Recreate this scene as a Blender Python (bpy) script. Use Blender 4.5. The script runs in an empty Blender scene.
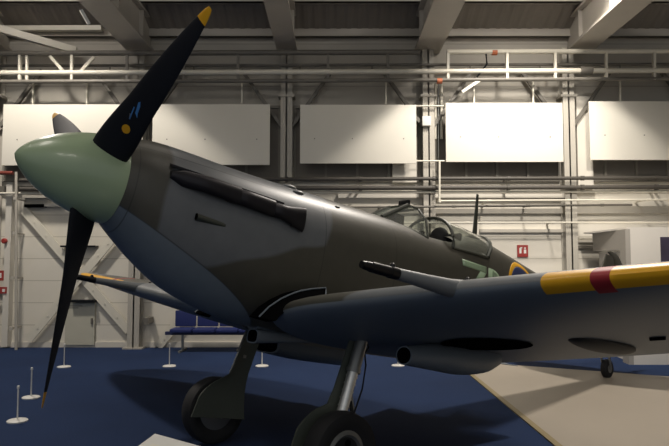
import bpy, bmesh, math, random
from mathutils import Vector, Matrix
random.seed(7)
S = bpy.context.scene
COL = S.collection
pi = math.pi

# ------------------------------------------------------------------ camera
F, W_, H_ = 623.1, 669, 446
CAM_H, CAM_P = 1.744, 0.0629
cd = bpy.data.cameras.new('camera'); cam = bpy.data.objects.new('camera', cd); COL.objects.link(cam)
cam.location = (0, 0, CAM_H); cam.rotation_euler = (pi/2 + CAM_P, 0, 0)
cd.sensor_width = 36; cd.lens = 36*F/W_; cd.clip_start = .05; cd.clip_end = 200
S.camera = cam
def ray(px, py):
    u = (px-334.5)/F; v = -(py-223)/F; c, s = math.cos(CAM_P), math.sin(CAM_P)
    return Vector((u, c-v*s, s+v*c))
def atY(px, py, Y):            # photo measurement -> point on the upright plane at distance Y
    d = ray(px, py); t = Y/d.y; return Vector((d.x*t, Y, CAM_H+d.z*t))
def atZ(px, py, Z=0.0):        # photo measurement -> point at height Z
    d = ray(px, py); t = (Z-CAM_H)/d.z; return Vector((d.x*t, d.y*t, Z))

# ------------------------------------------------------------------ materials
def lin(c):
    return tuple((x/12.92 if x <= .04045 else ((x+.055)/1.055)**2.4) for x in c)
def rgb(h):
    return lin((int(h[0:2],16)/255, int(h[2:4],16)/255, int(h[4:6],16)/255))
def mat(name, hexc, rough=.6, metal=0.0, noise=.12, scale=6.0, bump=0.0, spec=.5, coat=0.0):
    m = bpy.data.materials.new(name); m.use_nodes = True
    nt = m.node_tree; b = nt.nodes['Principled BSDF']
    c = rgb(hexc)
    b.inputs['Roughness'].default_value = rough; b.inputs['Metallic'].default_value = metal
    b.inputs['Specular IOR Level'].default_value = spec; b.inputs['Coat Weight'].default_value = coat
    tc = nt.nodes.new('ShaderNodeTexCoord'); nz = nt.nodes.new('ShaderNodeTexNoise')
    nz.inputs['Scale'].default_value = scale; nz.inputs['Detail'].default_value = 5
    nt.links.new(tc.outputs['Object'], nz.inputs['Vector'])
    mx = nt.nodes.new('ShaderNodeMix'); mx.data_type = 'RGBA'
    mx.inputs[6].default_value = (*[x*(1-noise) for x in c], 1)
    mx.inputs[7].default_value = (*[min(1, x*(1+noise)) for x in c], 1)
    nt.links.new(nz.outputs['Fac'], mx.inputs[0]); nt.links.new(mx.outputs[2], b.inputs['Base Color'])
    if bump:
        bp = nt.nodes.new('ShaderNodeBump'); bp.inputs['Strength'].default_value = bump; bp.inputs['Distance'].default_value = .02
        nt.links.new(nz.outputs['Fac'], bp.inputs['Height']); nt.links.new(bp.outputs['Normal'], b.inputs['Normal'])
    return m
M = {}
M['spinner'] = mat('sky_green_paint', '9DB08E', .33, coat=.25, noise=.05)
M['black'] = mat('black_blade_paint', '1D1F25', .65, noise=.15, spec=.15)
M['yellow'] = mat('yellow_paint', 'DFA51A', .4, noise=.06)
M['red'] = mat('dull_red_paint', '9C2B30', .5, noise=.1)
M['seagrey'] = mat('sea_grey_paint', '68717A', .5, noise=.06, scale=3)
M['darkmetal'] = mat('burnt_exhaust_steel', '28262A', .42, .55, noise=.3, scale=9)
M['gunmetal'] = mat('black_gunmetal', '17181B', .33, .4)
M['chrome'] = mat('polished_oleo', 'D8D8D4', .32, .75)
M['steel'] = mat('brushed_steel', '8B8C8A', .38, .7)
M['rubber'] = mat('black_rubber', '18181A', .75, noise=.2)
M['doorgreen'] = mat('gear_door_paint', '4A4F47', .5)
M['cockpit'] = mat('cockpit_dark', '141614', .6)
M['white'] = mat('white_paint', 'DEDCD6', .5, noise=.04)
M['code'] = mat('pale_green_code_paint', '869C80', .5, noise=.08)
M['blue'] = mat('roundel_blue', '1F2B52', .5)
M['decalblue'] = mat('decal_blue', '4A86C6', .4)
M['frame'] = mat('canopy_frame_paint', '3D4038', .45)
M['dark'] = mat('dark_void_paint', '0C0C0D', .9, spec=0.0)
M['panel'] = mat('matte_white_board', 'E3DFD3', .6, noise=.02, scale=2)
M['wallwhite'] = mat('white_wall_paint', 'D2CDC2', .62, noise=.08, scale=1.2)
M['wallgrey'] = mat('grey_cladding', '817D74', .7, noise=.12, scale=1.5)
M['pipegrey'] = mat('grey_pipe_paint', '6E6A62', .5, noise=.15)
M['pipewhite'] = mat('cream_pipe_paint', 'DAD5C6', .45, noise=.06)
M['pipedark'] = mat('dark_pipe_paint', '4C4842', .55)
M['pipered'] = mat('red_pipe_paint', '7C3A30', .5)
M['column'] = mat('column_paint', 'B4AFA4', .55, noise=.1)
M['beam'] = mat('roof_beam_paint', 'B4AEA4', .6, noise=.1, scale=2)
M['roof'] = mat('roof_sheet', '8A847D', .75, noise=.15, scale=2)
M['louvre'] = mat('dark_blind', '716C64', .7, noise=.1)
M['seat'] = mat('navy_seat_fabric', '1D2A63', .6, noise=.1)
M['navybeam'] = mat('navy_frame', '232B52', .5)
M['signred'] = mat('sign_red', '9C3631', .5)
M['booth'] = mat('booth_white', 'E2DDD4', .6, noise=.03)
M['boothgrey'] = mat('booth_grey', 'A7A29A', .6, noise=.03)
M['orange'] = mat('dull_orange_tape', 'B0633F', .6)
M['poster'] = mat('purple_poster', '3A3346', .5, noise=.7, scale=4)
M['door'] = mat('wall_door_paint', 'BDBAAA', .6, noise=.06)
M['trim'] = mat('carpet_edge_strip', '8A7B55', .5)
M['darkgrey'] = mat('dark_grey_paint', '232323', .6)  # even near-black grey, used on the underwing gun blisters

def fabric(name, hexc, dark, sc):
    m = mat(name, hexc, .92, noise=.0, spec=.15)
    nt = m.node_tree; b = nt.nodes['Principled BSDF']
    tc = nt.nodes.new('ShaderNodeTexCoord')
    n1 = nt.nodes.new('ShaderNodeTexNoise'); n1.inputs['Scale'].default_value = sc; n1.inputs['Detail'].default_value = 3
    n2 = nt.nodes.new('ShaderNodeTexNoise'); n2.inputs['Scale'].default_value = .7; n2.inputs['Detail'].default_value = 3
    nt.links.new(tc.outputs['Object'], n1.inputs['Vector']); nt.links.new(tc.outputs['Object'], n2.inputs['Vector'])
    a = nt.nodes.new('ShaderNodeMath'); a.operation = 'ADD'
    nt.links.new(n1.outputs['Fac'], a.inputs[0]); nt.links.new(n2.outputs['Fac'], a.inputs[1])
    mr = nt.nodes.new('ShaderNodeMapRange'); mr.inputs[1].default_value = .40; mr.inputs[2].default_value = 1.4
    nt.links.new(a.outputs[0], mr.inputs[0])
    mx = nt.nodes.new('ShaderNodeMix'); mx.data_type = 'RGBA'
    mx.inputs[6].default_value = (*rgb(dark), 1); mx.inputs[7].default_value = (*rgb(hexc), 1)
    nt.links.new(mr.outputs[0], mx.inputs[0]); nt.links.new(mx.outputs[2], b.inputs['Base Color'])
    bp = nt.nodes.new('ShaderNodeBump'); bp.inputs['Strength'].default_value = .3; bp.inputs['Distance'].default_value = .01
    nt.links.new(n1.outputs['Fac'], bp.inputs['Height']); nt.links.new(bp.outputs['Normal'], b.inputs['Normal'])
    return m
M['carpet'] = fabric('blue_carpet', '25375A', '1B2844', 60)
M['beige'] = mat('beige_lino', 'A2988A', .5, noise=.05, scale=1.5)

class G:   # tiny expression builder for shader maths
    def __init__(s, nt): s.nt = nt
    def m(s, op, a, b=None, c=None):
        n = s.nt.nodes.new('ShaderNodeMath'); n.operation = op
        for i, v in enumerate((a, b, c)):
            if v is None: continue
            if isinstance(v, (int, float)): n.inputs[i].default_value = v
            else: s.nt.links.new(v, n.inputs[i])
        return n.outputs[0]
    def step(s, v, w=.02):   # soft step at 0
        n = s.nt.nodes.new('ShaderNodeMapRange'); n.inputs[1].default_value = -w; n.inputs[2].default_value = w
        s.nt.links.new(v, n.inputs[0]); return n.outputs[0]
    def mix(s, f, a, b):
        n = s.nt.nodes.new('ShaderNodeMix'); n.data_type = 'RGBA'; s.nt.links.new(f, n.inputs[0])
        for i, v in ((6, a), (7, b)):
            if isinstance(v, tuple): n.inputs[i].default_value = (*v, 1)
            else: s.nt.links.new(v, n.inputs[i])
        return n.outputs[2]

# ------------------------------------------------------------------ mesh helpers
def obj(name, bm, m, parent=None, smooth=True, recalc=True):
    if recalc: bmesh.ops.recalc_face_normals(bm, faces=bm.faces[:])
    me = bpy.data.meshes.new(name); bm.to_mesh(me); bm.free()
    o = bpy.data.objects.new(name, me); COL.objects.link(o)
    for x in (m if isinstance(m, (list, tuple)) else [m]): me.materials.append(x)
    if smooth:
        me.polygons.foreach_set('use_smooth', [True]*len(me.polygons))
        me.set_sharp_from_angle(angle=math.radians(38))
    if parent: o.parent = parent
    return o
def tag(o, label=None, cat=None, group=None, kind=None):
    if label: o['label'] = label
    if cat: o['category'] = cat
    if group: o['group'] = group
    if kind: o['kind'] = kind
    return o
def empty(name, loc, label, cat, group=None, rz=0):
    o = bpy.data.objects.new(name, None); COL.objects.link(o); o.location = loc; o.rotation_euler = (0, 0, rz)
    o.empty_display_size = .2
    return tag(o, label, cat, group)
def dup(root, loc, label, group=None, rz=None):
    r = root.copy(); COL.objects.link(r); r.location = loc; r['label'] = label
    if rz is not None: r.rotation_euler = (0, 0, rz)
    if group: r['group'] = group
    for ch in list(root.children):
        c = ch.copy(); COL.objects.link(c); c.parent = r
        for g in list(ch.children):
            e = g.copy(); COL.objects.link(e); e.parent = c
    return r
def box(bm, lo, hi, bev=0.0, mi=0):
    lo, hi = Vector(lo), Vector(hi)
    c = (lo+hi)/2; s = hi-lo
    r = bmesh.ops.create_cube(bm, size=1, matrix=Matrix.Translation(c) @ Matrix.Diagonal((*s, 1)))
    fs = list({f for v in r['verts'] for f in v.link_faces})
    for f in fs: f.material_index = mi
    if bev:
        es = list({e for v in r['verts'] for e in v.link_edges})
        bmesh.ops.bevel(bm, geom=es, offset=bev, segments=2, affect='EDGES', profile=.7)
def bar(bm, a, b, w, h, up=(0, 0, 1)):           # box along a-b
    a, b = Vector(a), Vector(b); d = (b-a); L = d.length; d.normalize()
    u = Vector(up)
    if abs(d.dot(u)) > .98: u = Vector((0, 1, 0))
    s = d.cross(u).normalized(); u = s.cross(d).normalized()
    vs = []
    for t in (a, b):
        for i, j in ((-1, -1), (1, -1), (1, 1), (-1, 1)):
            vs.append(bm.verts.new(t + s*i*w/2 + u*j*h/2))
    for f in ((0,1,2,3), (7,6,5,4), (0,4,5,1), (1,5,6,2), (2,6,7,3), (3,7,4,0)):
        bm.faces.new([vs[i] for i in f])
def tube(bm, pts, r, seg=12, caps=True, flat=1.0, up=(0, 0, 1), mi=0):
    pts = [Vector(p) for p in pts]
    rs = r if isinstance(r, (list, tuple)) else [r]*len(pts)
    rings = []
    for i, p in enumerate(pts):
        t = (pts[min(i+1, len(pts)-1)] - pts[max(i-1, 0)]).normalized()
        u = Vector(up)
        if abs(t.dot(u)) > .97: u = Vector((0, 1, 0)) if abs(t.y) < .9 else Vector((1, 0, 0))
        s = t.cross(u).normalized(); u = s.cross(t).normalized()
        rings.append([bm.verts.new(p + s*math.cos(a)*rs[i]*flat + u*math.sin(a)*rs[i]) for a in [2*pi*k/seg for k in range(seg)]])
    skin(bm, rings, True, caps, mi)
    return rings
def skin(bm, rings, closed=True, caps=True, mi=0):
    n = len(rings[0])
    for a, b in zip(rings, rings[1:]):
        for k in range(n if closed else n-1):
            q = [a[k], a[(k+1) % n], b[(k+1) % n], b[k]]
            try: bm.faces.new(q).material_index = mi
            except ValueError: pass
    if caps:
        for r in (rings[0], rings[-1]):
            try: bm.faces.new(r).material_index = mi
            except ValueError: pass
def lathe(bm, prof, axis_o, axis_d, seg=32, mi=0, caps=True):
    o, d = Vector(axis_o), Vector(axis_d).normalized()
    u = Vector((0, 0, 1)) if abs(d.z) < .9 else Vector((1, 0, 0))
    s = d.cross(u).normalized(); u = s.cross(d)
    rings = [[bm.verts.new(o + d*h + (s*math.cos(2*pi*k/seg)+u*math.sin(2*pi*k/seg))*max(r, 1e-4)) for k in range(seg)] for h, r in prof]
    skin(bm, rings, True, caps, mi)
def NB(): return bmesh.new()

# ================================================================== SETTING
YW = 12.95
def st(name, bm, m, smooth=False, parent=None):
    o = obj(name, bm, m, parent, smooth)
    if parent is None: o['kind'] = 'structure'
    return o
b = NB(); box(b, (-14, -8, -.1), (15, YW+.3, 0)); st('floor', b, M['carpet'])
# beige lino area on the right, edge parallel to the hangar bays, diagonal far edge
e0, e1 = atZ(478, 380), atZ(560, 446)
xe = (e0.x+e1.x)/2
c1 = atZ(494, 364); c2 = atZ(669, 377); dd = (c2-c1)
c3 = c1 + dd*3.2
b = NB()
outline = [(xe, -3), (12.0, -3), (12.0, c3.y), (c3.x, c3.y), (c1.x, c1.y), (xe, c1.y-.75)]
vb = [b.verts.new((x, y, .0)) for x, y in outline]; vt = [b.verts.new((x, y, .008)) for x, y in outline]
b.faces.new(vt); b.faces.new(vb[::-1])
for i in range(len(vb)): b.faces.new([vb[i], vb[(i+1) % 6], vt[(i+1) % 6], vt[i]])
tag(obj('lino_floor', b, M['beige'], None, False), kind='structure')
b = NB(); box(b, (xe-.05, -3, 0), (xe+.02, c1.y-.75, .014))
tag(obj('floor_edge_strip', b, M['trim'], None, False), kind='structure')
b = NB(); p, q = atZ(640, 353.5), atZ(669, 358.5); dv = (q-p).normalized()
bar(b, p+Vector((0,0,.006)), p+dv*5+Vector((0,0,.006)), .16, .01)
tag(obj('floor_line', b, M['yellow'], None, False), kind='structure')

# back wall with a paint split (lower white boards, upper grey cladding)
def wall_material():
    m = bpy.data.materials.new('back_wall_paint'); m.use_nodes = True
    nt = m.node_tree; g = G(nt); bs = nt.nodes['Principled BSDF']; bs.inputs['Roughness'].default_value = .65
    tc = nt.nodes.new('ShaderNodeTexCoord'); sp = nt.nodes.new('ShaderNodeSeparateXYZ'); nt.links.new(tc.outputs['Object'], sp.inputs[0])
    nz = nt.nodes.new('ShaderNodeTexNoise'); nz.inputs['Scale'].default_value = 1.3; nz.inputs['Detail'].default_value = 6
    nt.links.new(tc.outputs['Object'], nz.inputs['Vector'])
    white = g.mix(nz.outputs['Fac'], rgb('CFC9BA'), rgb('E2DDD2'))
    grey = g.mix(nz.outputs['Fac'], rgb('A8A399'), rgb('BEB9AE'))
    f = g.step(g.m('SUBTRACT', sp.outputs['Z'], 3.72), .005)
    # horizontal board joints
    w = g.m('ABSOLUTE', g.m('SUBTRACT', g.m('FRACT', g.m('MULTIPLY', sp.outputs['Z'], 2.2)), .5))
    jn = g.step(g.m('SUBTRACT', w, .485), .006)
    nt.links.new(g.mix(jn, g.mix(f, white, grey), g.mix(f, rgb('B0AA9C'), rgb('8A857B'))), bs.inputs['Base Color'])
    return m
b = NB(); box(b, (-14, YW, 0), (15, YW+.2, 9)); st('wall_back', b, wall_material())
b = NB(); box(b, (-14.2, -8, 0), (-14, YW+.2, 9)); st('wall_left', b, M['wallgrey'])
b = NB(); box(b, (15, -8, 0), (15.2, YW+.2, 9)); st('wall_right', b, M['wallwhite'])
b = NB(); box(b, (-14, YW-.03, 0), (15, YW, .11)); st('baseboard_back', b, M['wallwhite'])
# roof: slopes up from the eaves, corrugated underside
EAVE, SL = 6.62, .42
b = NB()
n = 520
for i in range(n+1):
    x = -14+29*i/n; dz = .02*math.sin(i*pi)  if False else (.022 if (i//2) % 2 else 0)
    b.verts.new((x, YW, EAVE+dz)); b.verts.new((x, -1.0, EAVE+SL*(YW+1)+dz))
b.verts.ensure_lookup_table()
for i in range(n): b.faces.new([b.verts[2*i], b.verts[2*i+2], b.verts[2*i+3], b.verts[2*i+1]])
o = st('ceiling', b, M['roof'])
so = o.modifiers.new('thick', 'SOLIDIFY'); so.thickness = .05
b = NB(); box(b, (-14, -8, EAVE+SL*(YW+1)-.1), (15, -1.0, EAVE+SL*(YW+1)+.05)); st('ceiling_flat', b, M['roof'])

# columns + roof beams, one each per bay
colx = [-10.0, -7.05, atY(140, 200, YW).x, atY(287, 200, YW).x, atY(427.5, 200, YW).x, atY(566, 200, YW).x, 7.75, 10.7]
def column(x, i):
    b = NB(); y1 = YW-.02; y0 = YW-.28
    box(b, (x-.12, y0, 0), (x+.12, y0+.025, 6.2)); box(b, (x-.12, y1-.025, 0), (x+.12, y1, 6.2)); box(b, (x-.015, y0, 0), (x+.015, y1, 6.2))
    box(b, (x-.2, y0-.04, 0), (x+.2, y1, .03)); box(b, (x-.17, y0-.03, 5.15), (x+.17, y1, 5.2))
    return st('steel_column', b, M['column'])
BZ = 6.15
def roof_beam(x, w=.27):
    b = NB()
    box(b, (x-w, -1, BZ), (x+w, YW-.02, BZ+.05)); box(b, (x-w+.1, -1, BZ+.05), (x+w-.1, YW-.02, BZ+.62)); box(b, (x-w, -1, BZ+.62), (x+w, YW-.02, BZ+.67))
    for k in range(9):
        y = YW-.8-k*1.4
        box(b, (x-w+.02, y-.012, BZ+.05), (x+w-.02, y+.012, BZ+.62))
    # knee braces down to the column
    return st('roof_beam', b, M['beam'])
for i, x in enumerate(colx):
    column(x, i); roof_beam(x + (.28 if i == 5 else 0), .21 if i == 3 else .27)
    b = NB()
    for sx in (-1, 1):
        bar(b, (x+sx*.1, YW-.16, 4.55), (x+sx*.95, YW-.16, 5.75), .07, .07, (0, 1, 0))
    st('knee_brace', b, M['pipegrey'])
# purlins along the roof
for k, y in enumerate((YW-.12, YW-1.0, YW-1.75, YW-2.6, YW-3.5, YW-4.5)):
    z = EAVE+SL*(YW-y)
    b = NB(); box(b, (-14, y-.04, z-.2), (15, y+.04, z-.03)); box(b, (-14, y-.07, z-.2), (15, y+.07, z-.185)); st('purlin', b, M['beam'])
# clerestory strip windows with closed grey blinds between the columns
for i in range(len(colx)-1):
    a, c = colx[i]+.16, colx[i+1]-.16
    b = NB(); y = YW-.05
    box(b, (a, y, 3.42), (c, YW, 5.02), mi=0)
    for z in (3.42, 4.96): box(b, (a, y-.04, z), (c, YW, z+.06), mi=1)
    for k in range(5):
        x = a+(c-a)*k/4; box(b, (x-.025, y-.03, 3.42), (x+.025, YW, 5.02), mi=1)
    st('window_%d' % (i+1), b, [M['louvre'], M['wallgrey']])
# pale pilaster strip right of the fourth column
b = NB(); p, q = atY(574, 112, YW), atY(591, 190, YW)
box(b, (p.x, YW-.14, q.z), (q.x, YW, p.z+.3)); st('trim_1', b, M['wallwhite'])
b = NB(); p, q = atY(392, 164, YW), atY(416, 183, YW)
box(b, (p.x, YW-.12, q.z), (q.x, YW, p.z)); st('trim_2', b, M['wallwhite'])

# ================================================================== WALL THINGS
# hung white boards
def board(px0, px1, py0, py1, label):
    y = YW-.42
    a, c = atY(px0, py1, y), atY(px1, py0, y)
    t = empty('display_board', ((a.x+c.x)/2, y, a.z), label, 'board', 'white boards hung along the top of the wall')
    w, h = (c.x-a.x)/2, c.z-a.z
    b = NB(); box(b, (-w, -.02, 0), (w, .02, h), .006); obj('panel', b, M['panel'], t)
    for x in (-w*.72, w*.72):
        b = NB(); box(b, (x-.02, .019, .06), (x+.02, .06, h-.06)); box(b, (x-.02, .055, h*.5-.03), (x+.02, .36, h*.5+.03))
        obj('rear_batten', b, M['pipegrey'], t, False)
    for sx in (-.75, -.1, .78):
        b = NB(); lathe(b, [(0, .012), (.008, .012)], (sx*w, -.02, h*.42), (0, -1, 0), 10); obj('screw', b, M['pipegrey'], t)
    return t
board(2, 122, 104.5, 165.5, 'blank white board hung high at far left behind the green spinner')
board(152, 270, 104.5, 165, 'blank white board above the engine cowling, half in shade with a dark diagonal')
board(300, 416, 105, 163.5, 'blank white board above the windscreen, lit only in its lower right half')
board(446, 562, 103, 162, 'fully lit blank white board above the aerial mast')
board(590, 709, 101.5, 160, 'blank white board at far right, cut by the edge of the photo')

# wall pipes
def pipe(name, px0, px1, py0, py1, r, y, m, label, cat='pipe', to=.002):
    a, c = atY(px0, py0, y), atY(px1, py1, y)
    b = NB(); pts = [a, c]
    tube(b, pts, r, 10)
    k = int((c-a).length/1.45)
    for i in range(1, k+1):                         # couplings
        p = a.lerp(c, (i-.4)/max(1, k)); d = (c-a).normalized()
        tube(b, [p-d*.035, p+d*.035], r*1.28, 10)
        if i % 2 and min(abs(p.x-q) for q in colx) > .25: box(b, (p.x-.02, y, p.z-.012), (p.x+.02, YW-to, p.z+.012))
    o = obj(name, b, m); return tag(o, label, cat)
X0, X1 = -120, 760
pipe('heating_pipe', 20, X1, 180.2, 177.5, .038, YW-.42, M['pipedark'], 'thick dark grey pipe running right along the wall just below the white boards', to=.052)
pipe('heating_pipe', 20, X1, 189, 186.8, .045, YW-.38, M['pipedark'], 'thick dark grey pipe on the wall, lower of the two dark pipes under the boards', to=.052)
pipe('water_pipe', -60, X1, 193.5, 191.2, .025, YW-.31, M['pipewhite'], 'thin cream pipe directly under the two dark wall pipes', to=.085)
pipe('conduit', 335, 632, 207.5, 204.8, .024, YW-.4, M['pipegrey'], 'grey conduit on the wall ending above the white booth', to=.085)
pipe('conduit', 330, X1, 222.6, 222.4, .017, YW-.4, M['pipewhite'], 'long thin cream conduit at the level of the red wall sign')
pipe('conduit', 441, X1, 201, 199, .02, YW-.54, M['pipewhite'], 'cream conduit running right from the foot of the sprinkler drop pipe')
pipe('sprinkler_pipe', -90, 13, 172, 173, .04, YW-.5, M['pipered'], 'dull red pipe on the wall left of the spinner tip')
b = NB(); a, c = atY(439.5, 161, YW-.54), atY(439.5, 201, YW-.54)
tube(b, [a, c], .022, 10); tube(b, [c+Vector((0,0,.03)), c-Vector((0,0,.03))], .035, 10)
tag(obj('drop_pipe', b, M['pipewhite']), 'short vertical cream pipe between the lit board and the wall conduit', 'pipe')
b = NB(); a, c = atY(16.2, 172, YW-.40), atY(16.2, 347, YW-.40)
tube(b, [a, Vector((c.x, c.y, .0))], .028, 10)
for z in (.4, 1.4, 2.3, 3.0): tube(b, [(a.x, a.y, z), (a.x, a.y, z+.06)], .045, 10); box(b, (a.x-.015, a.y, z+.01), (a.x+.015, YW-.002, z+.04))
tag(obj('standpipe', b, M['column']), 'upright pale pipe against the wall left of the propeller', 'pipe')
# hanging tubes between boards (rail gap)
for (p0, p1, yy, lab) in ((416, 446, 106, 'upper thin white rail bridging the gap left of the fully lit board'), (416, 446, 161, 'lower thin white rail bridging the gap left of the fully lit board')):
    b = NB(); tube(b, [atY(p0-2, yy, YW-.36), atY(p1+2, yy, YW-.36)], .018, 8); tag(obj('hanging_rail', b, M['pipewhite']), lab, 'rail')
# services cluster between the third and fourth boards
def vpipe(name, px, py0, py1, r, y, m, label, cat='pipe'):
    b = NB(); a, c = atY(px, py0, y), atY(px, py1, y); tube(b, [a, c], r, 10)
    for f in (.25, .7):
        p = a.lerp(c, f); box(b, (p.x-.012, y, p.z-.012), (p.x+.012, YW-.052, p.z+.012)); tube(b, [p+Vector((0,0,.03)), p-Vector((0,0,.03))], r*1.4, 10)
    tag(obj(name, b, m), label, cat)
vpipe('conduit', 435.5, 84, 139, .022, YW-.12, M['pipewhite'], 'upright white conduit beside the third column, left of a pair')
vpipe('conduit', 441.5, 84, 139, .03, YW-.12, M['pipewhite'], 'upright white conduit immediately left of the fully lit board')
vpipe('conduit', 438.3, 84, 160, .013, YW-.12, M['steel'], 'slim steel conduit between the two upright white conduits')
b = NB(); a, c = atY(422.5, 125.5, YW-.38), atY(431, 116, YW-.38); box(b, (a.x, YW-.38, a.z), (c.x, YW-.281, c.z), .01)
tag(obj('junction_box', b, M['white']), 'white junction box on the third column between the boards', 'box')
b = NB(); tube(b, [atY(474.5, 205, YW-.25), atY(474.5, 221, YW-.25)], .03, 10); lathe(b, [(0,.05),(.12,.06),(.14,.03)], atY(495.5, 229, YW-.2), (0,0,1), 12)
b.free()
# wall rails (timber/steel horizontals on the lower wall)
def rail(px0, px1, py0, py1, dep, m, label):
    a, c = atY(px0, py1, YW-dep), atY(px1, py0, YW-dep)
    b = NB(); box(b, (a.x, YW-dep, a.z), (c.x, YW-.001, c.z), .006)
    tag(obj('wall_rail', b, m, None, False), label, 'rail')
rail(338, 570, 193.5, 198, .08, M['wallwhite'], 'white timber rail on the wall behind the windscreen')
rail(338, 570, 208.5, 213.5, .08, M['column'], 'pale grey wall rail between the windscreen and the aerial mast top')
rail(480, 566, 229, 232.5, .06, M['column'], 'short pale grey wall rail just above the red wall sign')
rail(572, 800, 206, 213.5, .08, M['column'], 'pale grey wall rail running behind the top of the white booth')
rail(572, 600, 240, 242.5, .06, M['column'], 'short upper rail between the fourth column and the white booth')
rail(572, 600, 245.5, 248.5, .06, M['pipegrey'], 'short lower rail between the fourth column and the white booth')
rail(-150, 66, 186, 193, .08, M['pipegrey'], 'dark rail on the wall left of the spinner')
rail(22, 60, 195, 198, .14, M['column'], 'short pale rail under the spinner, upper one')
rail(24, 44, 204, 207, .14, M['dark'], 'short black rail below the spinner')
rail(44, 62, 203.5, 206.5, .16, M['wallwhite'], 'short white rail below the spinner')

# X braces on the left wall bay (flat white bars with bolts)
def xbrace(p0, p1, dep, label):
    b = NB(); a, c = atY(*p0, YW-dep), atY(*p1, YW-dep)
    bar(b, a, c, .035, .17, (0, 0, 1))
    d = (c-a).normalized()
    for k in range(1, 9):
        if k in (3, 5): continue
        p = a.lerp(c, k/9); lathe(b, [(0, .02), (.012, .02)], p+Vector((0, -.017, 0)), (0, -1, 0), 8)
    tag(obj('cross_brace', b, M['pipewhite'], None, False), label, 'brace')
xbrace((23, 209), (129, 331), .09, 'white diagonal wall brace falling from beneath the spinner to the floor at right')
xbrace((118, 232), (28, 340), .14, 'white diagonal wall brace rising from lower left behind the propeller blade')
xbrace((186, 312), (158, 347), .09, 'short white diagonal foot brace beside the blue seats')
# small wall fixings in this bay
def wallbox(name, px0, py0, px1, py1, dep, m, label, cat, bev=.004):
    a, c = atY(px0, py1, YW-dep), atY(px1, py0, YW-dep)
    b = NB(); box(b, (a.x, YW-dep, a.z), (c.x, YW-.001, c.z), bev); return tag(obj(name, b, m, None, False), label, cat)
d1 = wallbox('wall_door', 64.5, 303, 95, 345, .07, M['door'], 'low pale green wall hatch behind the lower propeller blade', 'hatch')
a, c = atY(64.5, 345, YW-.07), atY(95, 303, YW-.07)
d1.name = 'wall_hatch'
b = NB(); box(b, (c.x-.07, YW-.1, (a.z+c.z)/2), (c.x-.03, YW-.07, (a.z+c.z)/2+.12), .005); obj('handle', b, M['pipegrey'], d1)
b = NB()
for z, w in ((c.z-.06, .5), (c.z-.1, .36)): box(b, (a.x+.05, YW-.074, z-.008), (a.x+.05+w*.6, YW-.069, z+.008))
obj('notice', b, M['pipegrey'], d1, False)
wallbox('wall_bracket', 60, 245.4, 95, 247.2, .2, M['gunmetal'], 'thin black wall bar behind the upper part of the low blade', 'bracket')
wallbox('wall_bracket', 70, 300, 94, 302.4, .2, M['gunmetal'], 'thin black wall bar just above the pale green hatch', 'bracket')
for (x0, x1, dep, lab) in ((139.5, 143.5, .2, 'left'), (146.5, 151.5, .2, 'right')): pass
wallbox('timber_post', 1, 182, 12.5, 347, .18, M['wallwhite'], 'broad white post at the far left edge of the wall', 'post')
wallbox('switch_box', 143.5, 318, 148.5, 324, .36, M['pipegrey'], 'small grey switch box on the column left of the blue bench', 'box')
b = NB(); p = atY(4.5, 241, YW-.2); lathe(b, [(0, .055), (.05, .055), (.07, .04)], (p.x, YW-.18, p.z), (0, -1, 0), 16)
tag(obj('alarm_bell', b, M['signred']), 'round dull red alarm on the far left wall post', 'alarm')
def wallsign(px0, py0, px1, py1, label, marks):
    dep = .2 if px0 < 20 else .03
    a, c = atY(px0, py1, YW-dep), atY(px1, py0, YW-dep)
    t = empty('safety_sign', ((a.x+c.x)/2, YW-dep, a.z), label, 'sign')
    w, h = (c.x-a.x)/2, c.z-a.z
    b = NB(); box(b, (-w, 0, 0), (w, .02, h)); obj('sign_plate', b, M['signred'], t, False)
    b = NB()
    for (x0, z0, x1, z1) in marks: box(b, (-w+2*w*x0, -.003, h*z0), (-w+2*w*x1, .001, h*z1))
    obj('sign_mark', b, M['white'], t, False)
wallsign(517.5, 245, 528, 257, 'red fire point sign on the white wall behind the roundel', [(.18,.3,.38,.75),(.26,.72,.46,.82),(.6,.3,.82,.62),(.62,.68,.8,.8)])
wallsign(-3, 270.5, 3.5, 280.5, 'upper red sign on the wall post at the left photo edge', [(.3,.25,.7,.75)])
wallsign(-3, 287, 6.5, 293.5, 'lower red sign on the wall post at the left photo edge', [(.55,.25,.85,.7)])

# gantry truss along the wall under the roof
YG = 12.35
t = empty('lattice_gantry', (0, YG, atY(334, 80, YG).z), 'long cream and grey lattice gantry running under the roof beams', 'gantry')
base = Vector(t.location)
def gl(px, py, y=YG): return atY(px, py, y)-base
def chord(name, pts, r, m):
    b = NB(); tube(b, pts, r, 12); obj(name, b, m, t)
chord('top_chord', [gl(-100, 53.8), gl(420, 52.2)], .055, M['pipegrey'])
chord('walkway_rail', [gl(447, 52), gl(770, 50.4)], .05, M['pipewhite'])
chord('middle_chord', [gl(-100, 73.4), gl(330, 72), gl(770, 70)], .055, M['pipewhite'])
chord('bottom_chord', [gl(-100, 82), gl(330, 80.6), gl(770, 78)], .042, M['pipegrey'])
chord('rear_chord', [gl(-100, 66, YG+.27), gl(770, 64, YG+.27)], .03, M['pipegrey'])
for px, wide in ((20, 1), (27, 0), (72, 1), (127, 0), (184, 0), (238, 0), (328, 0), (388, 0), (448, 1), (507, 1), (555, 1), (606, 1), (654, 1), (700, 1)):
    b = NB(); w = .07 if wide else .045
    bar(b, gl(px, 53), gl(px, 80), w, .05, (1, 0, 0)); obj('post', b, M['pipewhite'] if px < 100 or px > 440 else M['pipegrey'], t, False)
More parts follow.
